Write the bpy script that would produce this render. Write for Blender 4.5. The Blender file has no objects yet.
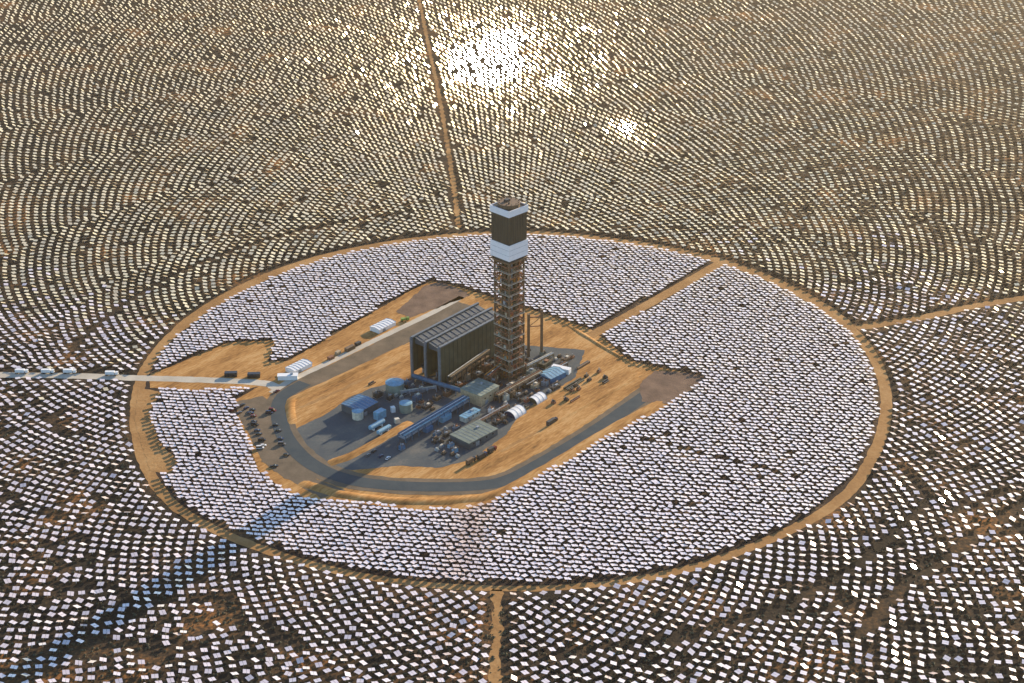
import bpy, math, random
import numpy as np
from mathutils import Vector, Matrix
random.seed(7); rng = np.random.default_rng(11)
sc = bpy.context.scene
C = sc.collection
R = math.radians
PI = math.pi

# ------------------------------------------------------------------ camera
PITCH, FPX, CX, CY, CZ, ROLL = 0.46060, 1643.2, 1.96, -1117.34, 584.04, -0.0023
fw = Vector((0, math.cos(PITCH), -math.sin(PITCH)))
rt0 = Vector((1, 0, 0)); up0 = Vector((0, math.sin(PITCH), math.cos(PITCH)))
rt = math.cos(ROLL)*rt0 + math.sin(ROLL)*up0
up = -math.sin(ROLL)*rt0 + math.cos(ROLL)*up0
cd = bpy.data.cameras.new('camera'); cam = bpy.data.objects.new('camera', cd); C.objects.link(cam)
cd.sensor_width = 36; cd.lens = 36*FPX/1024; cd.clip_start = 1; cd.clip_end = 30000
m = Matrix((rt, up, -fw)).transposed().to_4x4(); m.translation = Vector((CX, CY, CZ)); cam.matrix_world = m
sc.camera = cam

def at(x, y, z=0.0):
    """a place of the site, read off the photograph: pixel and height -> point"""
    d = fw + rt*((x-512)/FPX) - up*((y-341.5)/FPX)
    t = (z-CZ)/d.z
    return (CX+d.x*t, CY+d.y*t)

# ------------------------------------------------------------------ light
SUN_AZ, SUN_EL = R(53.0), R(16.8)          # azimuth counted from +X towards +Y
S = Vector((math.cos(SUN_EL)*math.cos(SUN_AZ), math.cos(SUN_EL)*math.sin(SUN_AZ), math.sin(SUN_EL)))
w = bpy.data.worlds.new('World'); sc.world = w; w.use_nodes = True
nt = w.node_tree; bg = nt.nodes['Background']
sky = nt.nodes.new('ShaderNodeTexSky'); sky.sky_type = 'NISHITA'; sky.sun_disc = False
sky.sun_elevation = SUN_EL; sky.sun_rotation = PI/2-SUN_AZ; sky.altitude = 900; sky.dust_density = 0.7; sky.air_density = 1.2; sky.ozone_density = 3.0
nt.links.new(sky.outputs[0], bg.inputs[0]); bg.inputs[1].default_value = 0.135
sl = bpy.data.lights.new('sun', 'SUN'); sl.energy = 5.0; sl.angle = R(0.55); sl.color = (1.0, 0.79, 0.53)
so = bpy.data.objects.new('sun', sl); C.objects.link(so); so.rotation_euler = S.to_track_quat('Z', 'Y').to_euler()
sc.view_settings.view_transform = 'Standard'; sc.view_settings.look = 'None'
sc.view_settings.exposure = 0.88; sc.view_settings.gamma = 1; sc.view_settings.use_curve_mapping = False
sc.cycles.max_bounces = 5; sc.cycles.diffuse_bounces = 2; sc.cycles.glossy_bounces = 2; sc.cycles.volume_bounces = 0; sc.cycles.caustics_reflective = False; sc.cycles.caustics_refractive = False

# ------------------------------------------------------------------ materials
def new_mat(name):
    m = bpy.data.materials.new(name); m.use_nodes = True
    return m, m.node_tree, m.node_tree.nodes['Principled BSDF']
def mat(name, col, rough=0.7, metal=0.0, var=0.25, scale=0.5, bump=0.0):
    m, nt, b = new_mat(name)
    b.inputs['Roughness'].default_value = rough; b.inputs['Metallic'].default_value = metal
    tc = nt.nodes.new('ShaderNodeTexCoord')
    n = nt.nodes.new('ShaderNodeTexNoise'); n.inputs['Scale'].default_value = scale; n.inputs['Detail'].default_value = 6
    nt.links.new(tc.outputs['Object'], n.inputs['Vector'])
    r = nt.nodes.new('ShaderNodeValToRGB'); r.color_ramp.elements[0].position = .3; r.color_ramp.elements[1].position = .7
    r.color_ramp.elements[0].color = (*[c*(1-var) for c in col], 1)
    r.color_ramp.elements[1].color = (*[min(1, c*(1+var)) for c in col], 1)
    nt.links.new(n.outputs['Fac'], r.inputs[0]); nt.links.new(r.outputs[0], b.inputs['Base Color'])
    if bump:
        bp = nt.nodes.new('ShaderNodeBump'); bp.inputs['Strength'].default_value = .6; bp.inputs['Distance'].default_value = bump
        nt.links.new(n.outputs['Fac'], bp.inputs['Height']); nt.links.new(bp.outputs[0], b.inputs['Normal'])
    return m

def soil(name, stops, s1, s2, bump=.4, extra=None, stretch=(1, 1, 1), w2=.35, rot=0.0):
    """earth: a broad noise and a fine noise drive one colour ramp"""
    m, nt, b = new_mat(name); b.inputs['Roughness'].default_value = .95; b.inputs['Specular IOR Level'].default_value = .1
    tc = nt.nodes.new('ShaderNodeTexCoord'); mp = nt.nodes.new('ShaderNodeMapping'); mp.vector_type = 'TEXTURE'; mp.inputs['Scale'].default_value = tuple(1/q for q in stretch); mp.inputs['Rotation'].default_value = (0, 0, rot)
    nt.links.new(tc.outputs['Object'], mp.inputs['Vector'])
    n1 = nt.nodes.new('ShaderNodeTexNoise'); n1.inputs['Scale'].default_value = s1; n1.inputs['Detail'].default_value = 8; n1.inputs['Roughness'].default_value = .6
    n2 = nt.nodes.new('ShaderNodeTexNoise'); n2.inputs['Scale'].default_value = s2; n2.inputs['Detail'].default_value = 5
    nt.links.new(mp.outputs[0], n1.inputs['Vector']); nt.links.new(mp.outputs[0], n2.inputs['Vector'])
    mx = nt.nodes.new('ShaderNodeMath'); mx.operation = 'MULTIPLY_ADD'; mx.inputs[1].default_value = w2
    sb = nt.nodes.new('ShaderNodeMath'); sb.operation = 'SUBTRACT'; sb.inputs[1].default_value = .5
    nt.links.new(n2.outputs['Fac'], sb.inputs[0]); nt.links.new(sb.outputs[0], mx.inputs[0]); nt.links.new(n1.outputs['Fac'], mx.inputs[2])
    r = nt.nodes.new('ShaderNodeValToRGB')
    while len(r.color_ramp.elements) < len(stops): r.color_ramp.elements.new(.5)
    for e, (p, c) in zip(r.color_ramp.elements, stops): e.position = p; e.color = (*c, 1)
    nt.links.new(mx.outputs[0], r.inputs[0]); nt.links.new(r.outputs[0], b.inputs['Base Color'])
    bp = nt.nodes.new('ShaderNodeBump'); bp.inputs['Strength'].default_value = .8; bp.inputs['Distance'].default_value = bump
    nt.links.new(n2.outputs['Fac'], bp.inputs['Height']); nt.links.new(bp.outputs[0], b.inputs['Normal'])
    return m

M = {}
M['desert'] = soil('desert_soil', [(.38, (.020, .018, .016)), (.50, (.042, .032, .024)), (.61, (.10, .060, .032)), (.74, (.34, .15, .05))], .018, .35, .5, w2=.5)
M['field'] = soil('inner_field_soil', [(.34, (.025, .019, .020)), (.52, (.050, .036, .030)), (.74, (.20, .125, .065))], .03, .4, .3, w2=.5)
M['pad'] = soil('graded_earth_shadow_streaks', [(.24, (.16, .085, .035)), (.40, (.33, .165, .055)), (.54, (.45, .24, .085)), (.66, (.55, .33, .14)), (.80, (.32, .17, .065))], .045, .45, .3, stretch=(.35, 1.7, 1), rot=R(51), w2=.6)  # dark streaks along the sun's direction paint in long cast shadows
M['dirt'] = soil('dirt_road_earth', [(.25, (.22, .12, .05)), (.5, (.36, .20, .08)), (.75, (.47, .29, .13))], .03, .4, .25)
M['gravel'] = soil('brown_gravel', [(.25, (.10, .07, .055)), (.5, (.17, .115, .085)), (.75, (.25, .17, .12))], .08, .9, .3)
M['asphalt'] = soil('asphalt', [(.3, (.045, .066, .082)), (.7, (.070, .088, .098))], .1, 1.2, .05)
M['shoulder'] = soil('asphalt_shoulder', [(.3, (.115, .095, .07)), (.7, (.20, .155, .11))], .08, .8, .1)
M['concrete'] = soil('pale_concrete_road', [(.3, (.42, .38, .31)), (.7, (.58, .53, .44))], .06, .8, .05)
M['yard'] = soil('paved_yard', [(.3, (.070, .085, .10)), (.55, (.10, .115, .12)), (.75, (.17, .165, .15))], .05, .6, .1)
M['steel'] = mat('galvanised_steel', (.30, .34, .38), .5, .3)
M['bluesteel'] = mat('blue_painted_steel', (.055, .13, .21), .5, .1)
M['cream'] = mat('cream_paint', (.62, .57, .46), .6)
M['white'] = mat('white_paint', (.78, .79, .80), .5, var=.06, scale=.3)
M['wband'] = mat('white_heat_shield', (.90, .90, .92), .55, var=.04, scale=.3)
M['rust'] = mat('rust_primer', (.24, .105, .055), .8)
M['red'] = mat('red_paint', (.36, .10, .055), .6)
M['orange'] = mat('orange_paint', (.62, .25, .05), .6)
M['tan'] = mat('tan_cladding', (.40, .31, .20), .7)
M['brown'] = mat('brown_steel', (.15, .095, .055), .7)
M['dark'] = mat('dark_steel', (.035, .038, .04), .6)
M['darkrail'] = mat('dull_grey_steel', (.12, .145, .17), .6)
M['olive'] = mat('dark_olive_cladding', (.075, .075, .045), .65, scale=.15)
M['slate'] = mat('slate_roof_cladding', (.065, .085, .10), .6, scale=.2)
M['greyg'] = mat('grey_green_cladding', (.20, .24, .20), .7, scale=.2)
M['workroof'] = mat('grey_green_roof', (.13, .17, .15), .7, scale=.2)
M['green'] = mat('green_paint', (.20, .32, .06), .6)
M['blue'] = mat('mid_blue_cladding', (.045, .15, .28), .5)
M['sky_blue'] = mat('pale_blue_cladding', (.16, .34, .47), .5)
M['rubber'] = mat('tyre_rubber', (.02, .02, .02), .9)
M['glass'] = mat('dark_glass', (.02, .025, .03), .08, var=.0)
M['carblack'] = mat('black_car_paint', (.02, .02, .024), .25, var=.02)
M['carblue'] = mat('dark_blue_car_paint', (.02, .035, .09), .25, var=.02)
M['cargrey'] = mat('grey_car_paint', (.14, .14, .15), .3, .3, var=.02)
M['carred'] = mat('dark_red_car_paint', (.16, .02, .02), .25, var=.02)
M['carwhite'] = mat('white_car_paint', (.72, .72, .72), .25, var=.02)
M['scrub'] = mat('scrub_leaves', (.060, .055, .030), .9, var=.5, scale=.05)

# absorber panels of the receiver: fine vertical tubes, slightly uneven
def absorber():
    m, nt, b = new_mat('absorber_tubes'); b.inputs['Roughness'].default_value = .55
    tc = nt.nodes.new('ShaderNodeTexCoord'); wv = nt.nodes.new('ShaderNodeTexNoise'); wv.inputs['Scale'].default_value = 1.0
    mp = nt.nodes.new('ShaderNodeMapping'); mp.inputs['Scale'].default_value = (1.2, 1.2, .05)
    nt.links.new(tc.outputs['Object'], mp.inputs[0]); nt.links.new(mp.outputs[0], wv.inputs['Vector'])
    r = nt.nodes.new('ShaderNodeValToRGB'); r.color_ramp.elements[0].position = .35; r.color_ramp.elements[1].position = .65
    r.color_ramp.elements[0].color = (.034, .032, .021, 1); r.color_ramp.elements[1].color = (.064, .060, .040, 1)
    nt.links.new(wv.outputs['Fac'], r.inputs[0]); nt.links.new(r.outputs[0], b.inputs['Base Color']); return m
M['absorber'] = absorber()

# heliostat mirror: dusty glass - a pale dust film over a mirror
def mirror_mat(name, c0, c1, tint, sc_=.07):
    m, nt, b = new_mat(name)
    out = nt.nodes['Material Output']
    b.inputs['Metallic'].default_value = 1; b.inputs['Base Color'].default_value = (*tint, 1); b.inputs['Roughness'].default_value = .17
    d = nt.nodes.new('ShaderNodeBsdfDiffuse')
    tc = nt.nodes.new('ShaderNodeTexCoord'); n = nt.nodes.new('ShaderNodeTexNoise'); n.inputs['Scale'].default_value = sc_; n.inputs['Detail'].default_value = 4
    nt.links.new(tc.outputs['Object'], n.inputs['Vector'])
    r = nt.nodes.new('ShaderNodeValToRGB'); r.color_ramp.elements[0].position = .3; r.color_ramp.elements[1].position = .7
    r.color_ramp.elements[0].color = (*c0, 1); r.color_ramp.elements[1].color = (*c1, 1)
    nt.links.new(n.outputs['Fac'], r.inputs[0]); nt.links.new(r.outputs[0], d.inputs['Color'])
    mx = nt.nodes.new('ShaderNodeMixShader'); mx.inputs[0].default_value = .35
    nt.links.new(d.outputs[0], mx.inputs[1]); nt.links.new(b.outputs[0], mx.inputs[2]); nt.links.new(mx.outputs[0], out.inputs[0])
    return m
M['mirror'] = mirror_mat('dusty_mirror', (.56, .475, .49), (.83, .70, .66), (.88, .86, .88))
M['far_mirror'] = mirror_mat('gold_glow_mirror', (.44, .36, .26), (.86, .74, .50), (.95, .82, .55), .03)  # golden sun glow on the far rows, painted into film and glass colour

# ------------------------------------------------------------------ mesh helpers
class MB:
    def __init__(s): s.v = []; s.f = []; s.smooth = False
    def add(s, vs, fs):
        k = len(s.v); s.v += [tuple(q) for q in vs]; s.f += [tuple(k+i for i in f) for f in fs]; return s
    def box(s, cx, cy, cz, sx, sy, sz, rz=0.0):
        """centre x, y; cz = bottom"""
        c, n = math.cos(rz), math.sin(rz); vs = []
        for z in (cz, cz+sz):
            for a, b in ((-1, -1), (1, -1), (1, 1), (-1, 1)):
                x, y = a*sx/2, b*sy/2; vs.append((cx+x*c-y*n, cy+x*n+y*c, z))
        return s.add(vs, [(0, 3, 2, 1), (4, 5, 6, 7), (0, 1, 5, 4), (1, 2, 6, 5), (2, 3, 7, 6), (3, 0, 4, 7)])
    def bar(s, a, b, t, t2=None):
        a, b = Vector(a), Vector(b); d = (b-a); 
        if d.length < 1e-6: return s
        d.normalize(); h = Vector((0, 0, 1)) if abs(d.z) < .9 else Vector((1, 0, 0))
        u = d.cross(h).normalized()*(t/2); v = d.cross(u).normalized()*((t2 or t)/2); vs = []
        for p in (a, b):
            for i, j in ((-1, -1), (1, -1), (1, 1), (-1, 1)): vs.append(p+u*i+v*j)
        return s.add(vs, [(0, 3, 2, 1), (4, 5, 6, 7), (0, 1, 5, 4), (1, 2, 6, 5), (2, 3, 7, 6), (3, 0, 4, 7)])
    def cyl(s, a, b, r, r2=None, n=12):
        a, b = Vector(a), Vector(b); d = (b-a).normalized(); h = Vector((0, 0, 1)) if abs(d.z) < .9 else Vector((1, 0, 0))
        u = d.cross(h).normalized(); v = d.cross(u).normalized(); r2 = r if r2 is None else r2; vs = []
        for p, q in ((a, r), (b, r2)):
            for i in range(n): t = 2*PI*i/n; vs.append(p+u*(q*math.cos(t))+v*(q*math.sin(t)))
        fs = [(i, (i+1) % n, n+(i+1) % n, n+i) for i in range(n)]+[tuple(range(n))[::-1], tuple(range(n, 2*n))]
        return s.add(vs, fs)
    def prism(s, poly, z0, z1):
        n = len(poly); vs = [(x, y, z0) for x, y in poly]+[(x, y, z1) for x, y in poly]
        return s.add(vs, [tuple(range(n))[::-1], tuple(range(n, 2*n))]+[(i, (i+1) % n, n+(i+1) % n, n+i) for i in range(n)])
    def build(s, name, m, parent=None, bevel=0):
        me = bpy.data.meshes.new(name); me.from_pydata(s.v, [], s.f); me.materials.append(m)
        import bmesh
        b = bmesh.new(); b.from_mesh(me); bmesh.ops.recalc_face_normals(b, faces=b.faces)
        if bevel: bmesh.ops.bevel(b, geom=b.edges[:], offset=bevel, segments=1, affect='EDGES')
        b.to_mesh(me); b.free(); me.update()
        o = bpy.data.objects.new(name, me); C.objects.link(o); o.parent = parent; return o
def tag(o, label=None, cat=None, group=None, kind=None):
    if label: o['label'] = label
    if cat: o['category'] = cat
    if group: o['group'] = group
    if kind: o['kind'] = kind
    return o
def thing(name, label, cat, x, y, rz=0.0, group=None, z=0.0):
    o = bpy.data.objects.new(name, None); C.objects.link(o); o.location = (x, y, z); o.rotation_euler = (0, 0, rz)
    return tag(o, label, cat, group)
def copy_thing(root, x, y, rz, label, group=None):
    r = root.copy(); C.objects.link(r); r.location = (x, y, root.location.z); r.rotation_euler = (0, 0, rz); r['label'] = label
    if group: r['group'] = group
    for ch in list(root.children):
        c = ch.copy(); C.objects.link(c); c.parent = r
        for g in ch.children:
            d = g.copy(); C.objects.link(d); d.parent = c
    return r

# ------------------------------------------------------------------ ground sheets
LAYER = 0.03
def smooth_poly(pts, closed=True, n=6):
    """Catmull-Rom through the points"""
    out = []; N = len(pts)
    rngi = range(N if closed else N-1)
    for i in rngi:
        g = (lambda k: pts[k % N]) if closed else (lambda k: pts[max(0, min(N-1, k))])
        p0, p1, p2, p3 = g(i-1), g(i), g(i+1), g(i+2)
        for j in range(n):
            t = j/n
            out.append(tuple(.5*((2*p1[k])+(-p0[k]+p2[k])*t+(2*p0[k]-5*p1[k]+4*p2[k]-p3[k])*t*t+(-p0[k]+3*p1[k]-3*p2[k]+p3[k])*t**3) for k in (0, 1)))
    if not closed: out.append(tuple(pts[-1][:2]))
    return out
def sheet(name, poly, z, m, rough=0.0, seed=0):
    from mathutils.geometry import tessellate_polygon
    rr = random.Random(seed)
    if rough:
        q = []
        for i, a in enumerate(poly):
            b = poly[(i+1) % len(poly)]; L = math.dist(a, b); k = max(1, int(L/3))
            for j in range(k):
                t = j/k; q.append((a[0]+(b[0]-a[0])*t+rr.uniform(-rough, rough), a[1]+(b[1]-a[1])*t+rr.uniform(-rough, rough)))
        poly = q
    tri = tessellate_polygon([[Vector((x, y, 0)) for x, y in poly]])
    mb = MB(); mb.add([(x, y, z) for x, y in poly], tri)
    # make every triangle face up
    mb.f = [f if (mb.v[f[1]][0]-mb.v[f[0]][0])*(mb.v[f[2]][1]-mb.v[f[0]][1])-(mb.v[f[1]][1]-mb.v[f[0]][1])*(mb.v[f[2]][0]-mb.v[f[0]][0]) > 0 else f[::-1] for f in mb.f]
    me = bpy.data.meshes.new(name); me.from_pydata(mb.v, [], mb.f); me.materials.append(m)
    o = bpy.data.objects.new(name, me); C.objects.link(o); o['kind'] = 'structure'; return o
def ribbon(pts, wd):
    """closed outline of a strip of width wd (number or list) along pts"""
    L, Rr = [], []
    for i, p in enumerate(pts):
        a = pts[max(0, i-1)]; b = pts[min(len(pts)-1, i+1)]
        dx, dy = b[0]-a[0], b[1]-a[1]; l = math.hypot(dx, dy) or 1; w_ = wd[i] if isinstance(wd, (list, tuple)) else wd
        L.append((p[0]-dy/l*w_/2, p[1]+dx/l*w_/2)); Rr.append((p[0]+dy/l*w_/2, p[1]-dx/l*w_/2))
    return L+Rr[::-1]

RING_PX = [(137, 418), (149, 470), (171, 506), (246, 542), (491, 588), (668, 574), (765, 541), (851, 492), (871, 456), (886, 402), (853, 330), (720, 261), (600, 239), (540, 233), (393, 243), (305, 262), (246, 286), (211, 306), (153, 356)]
_ra = sorted((math.atan2(at(*p)[1], at(*p)[0]), math.hypot(*at(*p))) for p in RING_PX)
RA = np.array([a for a, _ in _ra]); RR = np.array([r for _, r in _ra])
def ring_r(th):
    return np.interp(th, np.r_[RA-2*PI, RA, RA+2*PI], np.r_[RR, RR, RR])
def ring_s(th):      # smoothed
    return np.mean([ring_r(th+d) for d in np.linspace(-.12, .12, 9)], axis=0)
def ring_halfwidth(th):   # wider on the left and right, thin at the far side
    return 2.9+1.5*abs(math.cos(th))+(1.6 if math.sin(th) > 0.3 else 0)

me = bpy.data.meshes.new('ground')
GN = 9000
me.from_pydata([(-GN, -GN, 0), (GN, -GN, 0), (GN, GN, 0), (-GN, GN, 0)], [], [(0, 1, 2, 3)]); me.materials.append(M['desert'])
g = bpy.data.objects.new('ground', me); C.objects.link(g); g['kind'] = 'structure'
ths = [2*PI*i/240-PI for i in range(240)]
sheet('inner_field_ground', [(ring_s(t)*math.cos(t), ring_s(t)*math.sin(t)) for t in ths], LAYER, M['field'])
# ring road: an annulus
def annulus(name, fr_in, fr_out, z, m, seed=3, j=.5):
    rr = random.Random(seed); n = 360; vs = []
    for i in range(n):
        t = 2*PI*i/n-PI
        for f in (fr_in, fr_out):
            r = f(t)+rr.uniform(-j, j); vs.append((r*math.cos(t), r*math.sin(t), z))
    fs = [(2*i, 2*i+1, (2*i+3) % (2*n), (2*i+2) % (2*n)) for i in range(n)]
    me = bpy.data.meshes.new(name); me.from_pydata(vs, [], fs); me.materials.append(m)
    o = bpy.data.objects.new(name, me); C.objects.link(o); o['kind'] = 'structure'; return o
annulus('ring_road', lambda t: ring_s(t)-ring_halfwidth(t), lambda t: ring_s(t)+ring_halfwidth(t), 2*LAYER, M['dirt'])

PAD = [at(*p) for p in [(288, 361), (330, 337), (370, 314), (410, 291), (432, 281), (460, 287), (500, 300), (536, 311), (590, 329), (604, 339), (631, 361), (662, 368), (703, 376), (690, 392), (658, 411), (599, 443), (545, 474), (496, 501), (469, 509), (420, 511), (339, 501), (308, 500), (282, 489), (258, 470), (250, 446), (238, 417), (236, 400), (262, 384)]]
WEDGE = [at(*p) for p in [(150, 374), (170, 367), (200, 354), (226, 343), (276, 340), (268, 362), (290, 361), (262, 386), (246, 389), (200, 391), (150, 388)]]
BARE = [at(*p) for p in [(138, 388), (162, 392), (150, 410), (158, 440), (178, 462), (170, 476), (150, 470), (134, 420)]]
sheet('plant_pad', PAD, 3*LAYER, M['pad'], .6, 1)
sheet('bare_strip_ground', WEDGE, 4*LAYER, M['pad'], .6, 2)
sheet('bare_verge_ground', BARE, 4*LAYER, M['dirt'], .6, 4)
def road(name, px, wd, layer, m, rough=.25, smooth=True):
    pts = [at(*p) for p in px]
    if smooth: pts = smooth_poly(pts, False, 6)
    return sheet(name, ribbon(pts, wd), layer*LAYER, m, rough, len(name))
N_ROAD = [(459, 228), (450, 160), (439, 95), (429, 48), (418, -5), (405, -60)]
E_ROAD = [(856, 328), (920, 318), (975, 306), (1030, 297), (1100, 285)]
S_ROAD = [(497, 590), (497, 620), (496, 650), (495, 690), (494, 760)]
NE_ROAD = [(586, 338), (620, 320), (670, 292), (722, 262)]
W_ROAD = [(-80, 374), (0, 375), (70, 376), (132, 378), (200, 380), (262, 383), (276, 388)]
road('north_track', N_ROAD, 4.5, 2, M['dirt'], 1.2)
road('east_track', E_ROAD, 9, 2, M['dirt'], .6)
road('south_track', S_ROAD, 6, 2, M['dirt'], 1.6)
road('spoke_road', NE_ROAD, 10, 4, M['dirt'], .4)
road('entrance_road', W_ROAD, 9, 5, M['concrete'], .4)
road('concrete_road', [(272, 393), (290, 381), (330, 362), (380, 338), (430, 314), (462, 297)], 6, 6, M['concrete'], .2)
LOOP = [(462, 303), (410, 333), (350, 364), (305, 383), (284, 396), (279, 412), (284, 434), (300, 455), (322, 470), (350, 480), (385, 485), (430, 487), (475, 486), (508, 480), (545, 461), (590, 434), (625, 410), (655, 389)]
road('loop_shoulder', LOOP, 21, 5, M['shoulder'], .5)
road('loop_road', LOOP[3:], 12, 7, M['asphalt'], .1)
sheet('west_gravel_ground', [at(*p) for p in [(425, 286), (440, 282), (462, 290), (470, 296), (410, 318), (396, 312)]], 6*LAYER, M['gravel'], .8, 5)
sheet('east_gravel_ground', [at(*p) for p in [(640, 384), (655, 371), (680, 372), (706, 377), (690, 393), (668, 404), (642, 402)]], 8*LAYER, M['gravel'], .8, 6)
sheet('yard_and_shade_ground', [at(*p) for p in [(290, 432), (330, 412), (348, 398), (372, 388), (412, 378), (470, 372), (470, 350), (520, 345), (585, 350), (575, 378), (548, 394), (520, 414), (505, 436), (470, 460), (440, 468), (400, 466), (352, 470), (330, 466), (300, 448)]], 4*LAYER, M['yard'], .5, 7)  # paving, extended round the tower foot to paint the shaded ground dark
sheet('car_park_ground', [at(*p) for p in [(236, 402), (262, 396), (276, 404), (280, 440), (296, 462), (318, 480), (345, 490), (322, 498), (285, 478), (262, 462), (252, 440), (240, 418)]], 4.5*LAYER, M['shoulder'], .8, 9)
for q, pl_ in enumerate([[(500, 452), (545, 428), (590, 404), (640, 376)], [(300, 408), (345, 388), (400, 362)]]):
    road('wheel_track', pl_, 3.2, 5, M['dirt'], .9)
# berm ridges: low banks of earth
def berm(px, wd, h, name='berm'):
    pts = smooth_poly([at(*p) for p in px], False, 5); vs = []; fs = []
    rr = random.Random(len(pts)); prof = [(-1, 0), (-.45, .8), (-.1, 1), (.2, .95), (.55, .6), (1, 0)]
    for i, p in enumerate(pts):
        a = pts[max(0, i-1)]; b = pts[min(len(pts)-1, i+1)]; dx, dy = b[0]-a[0], b[1]-a[1]; l = math.hypot(dx, dy)
        e = min(1, i/3, (len(pts)-1-i)/3)
        for u, k in prof:
            q = wd/2*u*rr.uniform(.85, 1.1); vs.append((p[0]-dy/l*q, p[1]+dx/l*q, 4*LAYER-.05+h*k*max(e, .0)*rr.uniform(.8, 1.1)))
    n = len(prof)
    for i in range(len(pts)-1):
        for j in range(n-1): fs.append((i*n+j, (i+1)*n+j, (i+1)*n+j+1, i*n+j+1))
    me = bpy.data.meshes.new(name); me.from_pydata(vs, [], fs); me.materials.append(M['pad'])
    for p_ in me.polygons: p_.use_smooth = True
    o = bpy.data.objects.new(name, me); C.objects.link(o); o['kind'] = 'structure'; return o
berm([(328, 464), (352, 455), (385, 437), (412, 422)], 9, 1.6)  # tan strip shaped as a bank, painting sunlight that falls between shadows
berm([(300, 482), (340, 494), (400, 501), (460, 500), (500, 492), (550, 466), (610, 430), (665, 400)], 10, 1.2)
berm([(292, 425), (291, 402), (304, 394), (350, 373), (408, 345)], 8, 1.3)
berm([(470, 475), (520, 447), (560, 420), (625, 384), (640, 372)], 5, .9)
berm([(560, 320), (600, 345), (640, 368)], 5, .9)

# ------------------------------------------------------------------ heliostat positions
def inside(poly, X, Y):
    c = np.zeros(X.shape, bool); n = len(poly)
    for i in range(n):
        x1, y1 = poly[i]; x2, y2 = poly[(i+1) % n]
        if y1 == y2: continue
        k = ((y1 > Y) != (y2 > Y)) & (X < (x2-x1)*(Y-y1)/(y2-y1)+x1); c ^= k
    return c
def near_line(pts, X, Y, d):
    c = np.zeros(X.shape, bool)
    for a, b in zip(pts[:-1], pts[1:]):
        ax, ay = a; dx, dy = b[0]-a[0], b[1]-a[1]; L = dx*dx+dy*dy
        t = np.clip(((X-ax)*dx+(Y-ay)*dy)/L, 0, 1); c |= (X-ax-t*dx)**2+(Y-ay-t*dy)**2 < d*d
    return c
def vnoise(X, Y, s, seed):
    """cheap smooth value noise in [0,1]"""
    r = np.random.default_rng(seed); T = r.random((64, 64)); x = X/s; y = Y/s
    xi = np.floor(x).astype(int); yi = np.floor(y).astype(int); fx = x-xi; fy = y-yi
    fx = fx*fx*(3-2*fx); fy = fy*fy*(3-2*fy); g = lambda i, j: T[i % 64, j % 64]
    return (g(xi, yi)*(1-fx)+g(xi+1, yi)*fx)*(1-fy)+(g(xi, yi+1)*(1-fx)+g(xi+1, yi+1)*fx)*fy
def sst(a, b, x): t = np.clip((x-a)/(b-a), 0, 1); return t*t*(3-2*t)

pos = []
# inner field: tight staggered arcs
LP = 5.3                                   # straight staggered rows along the plant's long axis
gi, gj = np.meshgrid(np.arange(-66, 67), np.arange(-78, 79))
la = (gi+.5*(gj % 2))*LP; lb = gj*LP*.866
AX0 = R(52)
pos = [np.stack([la*math.cos(AX0)+lb*math.sin(AX0), la*math.sin(AX0)-lb*math.cos(AX0), 0*la], 2).reshape(-1, 3)]
pos[0][:, :2] += rng.normal(0, .38, (pos[0].shape[0], 2))
inner = np.concatenate(pos)
X, Y = inner[:, 0], inner[:, 1]; th = np.arctan2(Y, X); rr_ = np.hypot(X, Y)
keep = (rr_ < ring_s(th)-np.array([ring_halfwidth(t) for t in th])-1.6)
keep &= ~inside(PAD, X, Y) & ~inside(WEDGE, X, Y) & ~inside(BARE, X, Y)
keep &= ~near_line([at(*p) for p in NE_ROAD], X, Y, 7.5) & ~near_line([at(*p) for p in W_ROAD], X, Y, 8)
keep &= ~near_line([at(*p) for p in [(640, 440), (700, 455), (760, 470), (800, 480)]], X, Y, 1.3)
keep &= rng.random(len(X)) > .004
inner = inner[keep]
# outer field: arcs whose spacing widens with distance
pos = []; r = 290.0; k = 0; nz = None
def cell(r): return 47+58*np.clip((r-380)/760, 0, 1)
while r < 1460:
    c = float(cell(r)); a = math.sqrt(c*(2.3-1.25*min(1, max(0, (r-380)/420))))
    if nz is None or 2*PI*r/nz > a*1.16: nz = int(2*PI*r/(a*.88)); 
    t = (np.arange(nz)+.5*(k % 2))*2*PI/nz-PI
    pos.append(np.stack([r*np.cos(t), r*np.sin(t), np.full(nz, 1.)], 1)); r += c/(2*PI*r/nz); k += 1
outer = np.concatenate(pos)
X, Y = outer[:, 0], outer[:, 1]
jit = .3+.7*sst(330, 420, np.hypot(X, Y))*(Y < 60)+1.3*sst(350, 900, Y)
outer[:, 0] += rng.normal(0, 1, len(X))*jit*.5; outer[:, 1] += rng.normal(0, 1, len(X))*jit*.5
# what the photograph (or one a few steps aside) can see
dx = X-CX; dyy = Y-CY
keep = (Y > -415) & (Y < 1290) & (np.abs(dx) < 45+dyy*.335)
th = np.arctan2(Y, X); rr_ = np.hypot(X, Y)
keep &= rr_ > ring_s(th)+np.array([ring_halfwidth(t) for t in th])+2.2
for L, d in ((N_ROAD, 5.0), (E_ROAD, 7), (S_ROAD, 5.6), (W_ROAD, 8)): keep &= ~near_line([at(*p) for p in L], X, Y, d)
# second, fainter service arcs
keep &= ~((np.abs(rr_-346) < 3.2) & (th > R(105)) & (th < R(175)))
keep &= ~near_line([at(*p) for p in [(1050, 490), (985, 530), (900, 590), (860, 640)]], X, Y, 4)
keep &= ~near_line([at(*p) for p in [(905, 470), (930, 500), (870, 560), (780, 610), (680, 640), (560, 655)]], X, Y, 3.2)
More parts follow.
